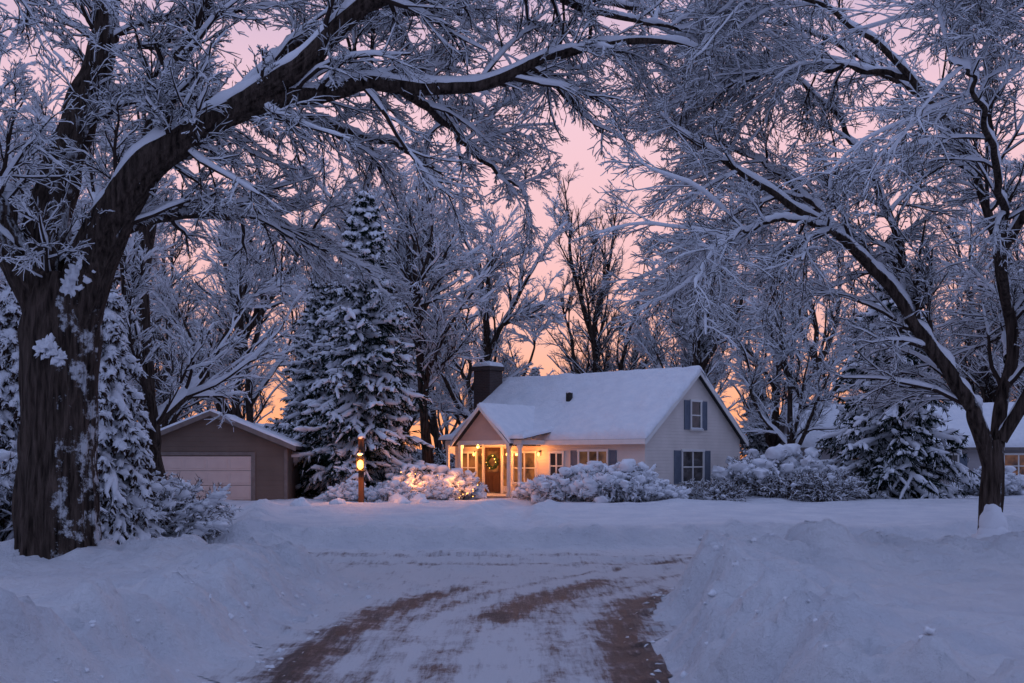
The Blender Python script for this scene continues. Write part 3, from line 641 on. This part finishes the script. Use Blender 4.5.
# ---------------------------------------------------------------- right leaning tree
y=17.0
rt=[
 ([(7.11,y,-.3),(7.11,y,.1),(7.14,y,.8),(7.19,y,1.6),(7.15,y,2.0)],[.26,.20,.165,.155,.14]),
 ([(7.2,y,1.5),(6.95,y-.05,2.25),(6.77,y-.1,2.55),(6.25,y-.2,3.27),(5.65,y-.3,4.09),(5.05,y-.4,4.69),(4.15,y-.5,5.36),(3.1,y-.5,6.0),(2.3,y-.5,6.5)],[.14,.125,.115,.10,.085,.07,.055,.04,.02]),
 ([(7.2,y,1.5),(7.35,y+.1,2.5),(7.55,y+.2,3.5),(7.3,y+.1,4.7),(6.84,y-.2,6.0),(5.8,y-.6,7.2),(4.6,y-.9,8.0),(3.4,y-1.2,8.3)],[.12,.105,.09,.075,.06,.05,.035,.02]),
 ([(7.3,y,2.0),(7.8,y-.3,3.1),(8.3,y-.6,4.3),(8.6,y-1,5.6),(8.2,y-1.6,6.9),(7.2,y-2.2,7.7)],[.10,.09,.075,.06,.045,.02]),
 ([(5.75,y-.25,3.95),(5.85,y+.3,5.1),(5.5,y+.6,6.3),(4.9,y+.8,7.3),(3.9,y+1,8.1)],[.075,.06,.05,.035,.015]),
 ([(5.2,y-.4,4.6),(4.5,y-.9,4.95),(3.8,y-1.3,5.0),(3.1,y-1.6,4.8),(2.6,y-1.8,4.4)],[.05,.045,.035,.025,.012]),
 ([(7.45,y+.1,3.9),(6.8,y-1.2,4.9),(6.2,y-2.4,5.6),(5.5,y-3.6,6.0),(4.8,y-4.6,6.1)],[.07,.055,.045,.03,.015]),
 ([(5.9,y-.25,3.8),(5.7,y+.9,4.9),(5.2,y+2,5.8),(4.5,y+3,6.4),(3.8,y+4,6.7)],[.07,.055,.045,.03,.015]),
 ([(7.25,y,4.7),(7.6,y-1,5.9),(7.4,y-2.2,6.7),(6.4,y-3.2,7.1),(5.2,y-4,7.1)],[.07,.055,.045,.03,.015]),
 ([(7.5,y+.2,3.2),(7.9,y+1.2,4.0),(8.2,y+2.4,4.6),(8.2,y+3.6,5.0)],[.07,.055,.04,.015]),
 ([(6.84,y-.2,6.0),(6.5,y+.8,7.2),(5.8,y+1.6,8.2),(4.7,y+2.2,9),(3.6,y+2.6,9.3)],[.06,.05,.04,.03,.015]),
 ([(5.05,y-.4,4.69),(4.6,y+.4,5.6),(4.0,y+1,6.4),(3.1,y+1.4,7.0),(2.6,y+1.6,7.3)],[.055,.045,.035,.025,.012]),
 ([(5.8,y-.6,7.2),(4.9,y-.2,7.5),(3.9,y+.1,7.5),(3.1,y+.3,7.3)],[.05,.04,.03,.012]),
]
mb=limbs_tree(rt,21,[(19,.16,1.55,8),(10,.1,.54,5),(8,.1,.56,4),(3,.15,.6,3)],trunk_sides=18,snow=.018,droop=(-.05,-.07,-.09))
lumps(mb,[(7.12,y-.13,.30),(7.13,y-.12,.52),(7.14,y-.11,.74),(7.14,y-.08,.92),(7.1,y-.12,.05)],[.30,.24,.20,.14,.5],1,1.25,ICO3,seed=4,amp=.12)
RT=mb.build('maple_tree',TM,True);RT.data.materials[0]=M_barkp

# ---------------------------------------------------------------- mid/background trees
VM=[bare_tree(15,101,1.0,.05),bare_tree(15,202,.8,.045,7),bare_tree(15,303,1.25,.055,6)]
variants=[m.build('bare_tree',TM) for m in VM]
bareT=bare_tree(17,404,.75,.012,7,1.0,2).build('bare_tree',TM)
far1=bare_tree(15,505,1.0,.04,6,.85,2);far2=bare_tree(15,606,.9,.035,7,.85,2)
place=[(-8.3,27,.86,2),(-15,30,.9,0),(-12.5,50,1.0,1),(-1.8,57,1.05,2),(13.4,55,.8,2),(20,40,.72,0),(13.5,21,.62,0),(-6,55,1.0,0),(11.2,61,.95,0),(-13,22,.8,1),(17,27,.9,2),(-3.8,53,1.1,0),(9.0,58,.9,1),(-13.0,37,.85,0),(-18,45,1.0,2),(19,38,.85,1),(-8.5,60,1.2,1)]
rg=np.random.default_rng(5);used=set()
for i,(x,yv,s,v) in enumerate(place):
    if v not in used: ob=variants[v];used.add(v)
    else:
        ob=bpy.data.objects.new('bare_tree',variants[v].data);sc.collection.objects.link(ob)
    ob.location=(x,yv,0);ob.scale=(s,s,s);ob.rotation_euler=(0,0,rg.uniform(0,6.28))
bareT.location=(4.9,62,0);bareT.scale=(.95,.95,1.02)
W=empty('distant_woods',(0,0,0))
fm=[far1.build('tree_a',TM,True,W),far2.build('tree_b',TM,True,W)]
fm[0].location=(-30,70,0);fm[1].location=(34,70,0)
fd_=[fm[0].data,fm[1].data,bareT.data]
n=0
for row,(yy,cnt,sc0) in enumerate([(68,11,1.0),(80,13,1.12),(96,13,1.2),(118,14,1.25)]):
    half=yy*.5+3
    for i in range(cnt):
        x=-half+2*half*(i+rg.uniform(.1,.9))/cnt;y2=yy+rg.uniform(-6,6)
        px=x/y2;s=sc0*rg.uniform(.8,1.15)
        if -.01<px<.15: s*=.6
        if .19<px<.30 and row>1: continue
        k=2 if rg.random()<.3 else rg.integers(2)
        ob=bpy.data.objects.new('tree_%d'%n,fd_[k]);sc.collection.objects.link(ob);ob.parent=W;n+=1
        ob.location=(x,y2,0);ob.scale=(s,s,s*rg.uniform(.9,1.1));ob.rotation_euler=(0,0,rg.uniform(0,6.28))

# spruces
sp=spruce(12.4,3.1,41,.085).build('spruce_tree',SM);sp.location=(-5.9,45.5,.1)
sp2=spruce(10.4,3.1,42,.085).build('spruce_tree',SM);sp2.location=(15.4,46,.1)
def inst(src,name,loc,s,rz=0,sz=None,parent=None):
    ob=bpy.data.objects.new(name,src.data);sc.collection.objects.link(ob);ob.location=loc;ob.scale=(s,s,sz or s);ob.rotation_euler=(0,0,rz)
    if parent:ob.parent=parent
    return ob
inst(sp2,'spruce_tree',(13.9,64,0),.56,1,.62)
inst(sp,'spruce_tree',(-8.3,49,0),.8,2)
inst(sp2,'spruce_tree',(-27,44,0),1.0,2)
inst(sp,'spruce_tree',(30,60,0),.9,3)
for i in range(12):
    x=-50+100*i/11+rg.uniform(-3,3)
    if .15<x/104<.33: continue
    inst(sp,'conifer_%d'%i,(x,104+rg.uniform(-8,8),0),rg.uniform(.5,.8),rg.uniform(0,6),None,W)
ce=spruce(4.7,1.25,43,.065,150,(.85,.55),-.16).build('weeping_cedar_tree',[M_bark,M_snowtwig,M_leaf]);ce.location=(-7.8,21.8,.2)
inst(ce,'weeping_cedar_tree',(-9.9,22.5,.2),1.05,2);inst(ce,'weeping_cedar_tree',(-8.9,24.0,.2),.8,3)
s1=shrub(3.0,2.2,1.45,51,.05,130,240,lr=(.06,.2)).build('snowy_shrub',HM);s1.location=(-7.7,23.0,.15);s1.scale=(.88,.88,.85)
inst(s1,'snowy_shrub',(-9.8,21,.25),1.1,1.5)
s2=shrub(2.6,1.7,1.15,52,.055,120,190,lr=(.08,.26)).build('snowy_shrub',HM);s2.location=(2.5,41.6,.15)
for (x,yv,s,r) in ((4.0,41.0,1.15,1),(1.2,43.3,.72,2),(5.2,41.4,.65,3),(3.3,42.6,1.1,4),(-2.3,44.2,.9,1),(-3.5,44.3,1.05,2.2),(-2.9,42.6,.6,2.2),(10.9,46,1.6,.5),(12.4,45.3,1.0,1.9),(21,50,1.0,2),(-4.6,46.5,1.2,0),(-4.3,41.0,.6,1.1),(-5.9,41.5,.6,2.1)):
    inst(s2,'snowy_shrub',(x,yv,.15),s,r)
s3=shrub(2.0,1.6,1.0,53,.018,150,14).build('bare_shrub',HM);s3.location=(7.7,43.6,.1);s3.scale=(.9,.9,.9)
inst(s3,'bare_shrub',(6.7,42.6,.1),.65,1);inst(s3,'bare_shrub',(12.3,44.2,.15),1.2,1);inst(s3,'bare_shrub',(10.6,44.4,.15),1.1,2)
U=empty('understory_thicket')
for i in range(38):
    x=rg.uniform(-44,44);yy=rg.uniform(68,96)
    if .19<x/yy<.30: continue
    inst(s3 if i%2 else s1,'thicket_%d'%i,(x,yy,0),rg.uniform(1.6,2.6),rg.uniform(0,6),None,U)
# warm string lights tucked in the porch-side shrubs
SLt=empty('string_lights')
rgl=np.random.default_rng(14);t=np.linspace(0,1,34)
bx=-4.2+t*2.9+rgl.normal(0,.1,34);by=43.35-.15*np.sin(t*9)+rgl.normal(0,.12,34);bz=.55+.35*np.sin(t*13)+rgl.uniform(0,.4,34)
mb=MB();lumps(mb,np.stack([bx,by,bz],1),.018,0,1,amp=0);mb.build('bulbs',[M_bulb],True,SLt)
tube(m_:=MB(),np.stack([bx,by,bz-.03],1)[None],np.full((1,34),.006),4,0);m_.build('wire',[M_dark],True,SLt)
plight('bulb_glow_0',(-3.7,42.3,1.1),40,.3,(1,.32,.07),SLt);plight('bulb_glow_1',(-1.9,42.5,1.1),45,.3,(1,.32,.07),SLt)
# snow mounds in yard
mb=MB();q=[(-3.6,37.5,.3),(-3.0,38.3,.2),(-5.6,36.6,.25),(-6.5,35,.3),(-4.0,39.8,.35),(-3.3,40.2,.3)]
lumps(mb,[(a,b,G(a,b)) for a,b,c in q],[c for a,b,c in q],0,.8,ICO3,seed=6,amp=.3);mb.build('snow_mounds',[M_snow])
rgc=np.random.default_rng(9);cx_=rgc.uniform(-9,10,8000);cy_=rgc.uniform(5,20,8000);d=sdf(cx_,cy_);k=(d>-.4)&(d<.9)&(rgc.random(8000)<.5)
cx_,cy_=cx_[k],cy_[k];mb=MB();lumps(mb,np.stack([cx_,cy_,hgt(cx_,cy_)-.005],1),rgc.uniform(.008,.035,len(cx_))*rgc.uniform(.4,1.4,len(cx_)),0,.75,ICO2,seed=9,amp=.6);mb.build('snow_clods',[M_snow])

# ---------------------------------------------------------------- sky
wd=bpy.data.worlds.new('World');sc.world=wd;wd.use_nodes=True;nt=wd.node_tree;N=nt.nodes;L=nt.links
bg=N['Background']
tc=N.new('ShaderNodeTexCoord');sp_=N.new('ShaderNodeSeparateXYZ');L.new(tc.outputs['Generated'],sp_.inputs[0])
def ramp(stops):
    r=N.new('ShaderNodeValToRGB');e=r.color_ramp.elements
    e[0].position=stops[0][0];e[0].color=(*stops[0][1],1);e[1].position=stops[-1][0];e[1].color=(*stops[-1][1],1)
    for p,c in stops[1:-1]:
        q=e.new(p);q.color=(*c,1)
    L.new(sp_.outputs['Z'],r.inputs['Fac']);return r
rf=ramp([(0,(.66,.24,.11)),(.045,(.62,.27,.16)),(.10,(.57,.30,.26)),(.18,(.57,.345,.365)),(.29,(.56,.37,.43)),(.38,(.40,.30,.41)),(.5,(.22,.24,.39)),(1,(.185,.23,.41))])
rb=ramp([(0,(.175,.19,.32)),(.2,(.185,.21,.36)),(.5,(.195,.235,.41)),(1,(.185,.23,.41))])
mr=N.new('ShaderNodeMapRange');mr.inputs['From Min'].default_value=.2;mr.inputs['From Max'].default_value=.92;mr.interpolation_type='SMOOTHSTEP';L.new(sp_.outputs['Y'],mr.inputs['Value'])
mx=N.new('ShaderNodeMix');mx.data_type='RGBA';L.new(mr.outputs[0],mx.inputs['Factor']);L.new(rb.outputs[0],mx.inputs[6]);L.new(rf.outputs[0],mx.inputs[7])
sky=N.new('ShaderNodeTexSky');sky.sky_type='NISHITA';sky.sun_disc=False;sky.sun_elevation=math.radians(1);sky.sun_rotation=0
mu=N.new('ShaderNodeVectorMath');mu.operation='SCALE';mu.inputs['Scale'].default_value=.006;L.new(sky.outputs[0],mu.inputs[0])
ad=N.new('ShaderNodeVectorMath');L.new(mx.outputs[2],ad.inputs[0]);L.new(mu.outputs[0],ad.inputs[1])
L.new(ad.outputs[0],bg.inputs['Color']);bg.inputs['Strength'].default_value=1.6
sl_=bpy.data.lights.new('sun','SUN');sl_.energy=.12;sl_.angle=math.radians(20);sl_.color=(1,.55,.5)
so=bpy.data.objects.new('sun',sl_);sc.collection.objects.link(so);so.rotation_euler=(math.radians(-78),0,math.radians(-8))

cam=bpy.data.cameras.new('camera');co=bpy.data.objects.new('camera',cam);sc.collection.objects.link(co)
co.location=(0,0,1.7);co.rotation_euler=(math.radians(90),0,0);cam.lens=40;cam.sensor_width=36;cam.shift_y=.116;cam.clip_end=1500
sc.camera=co
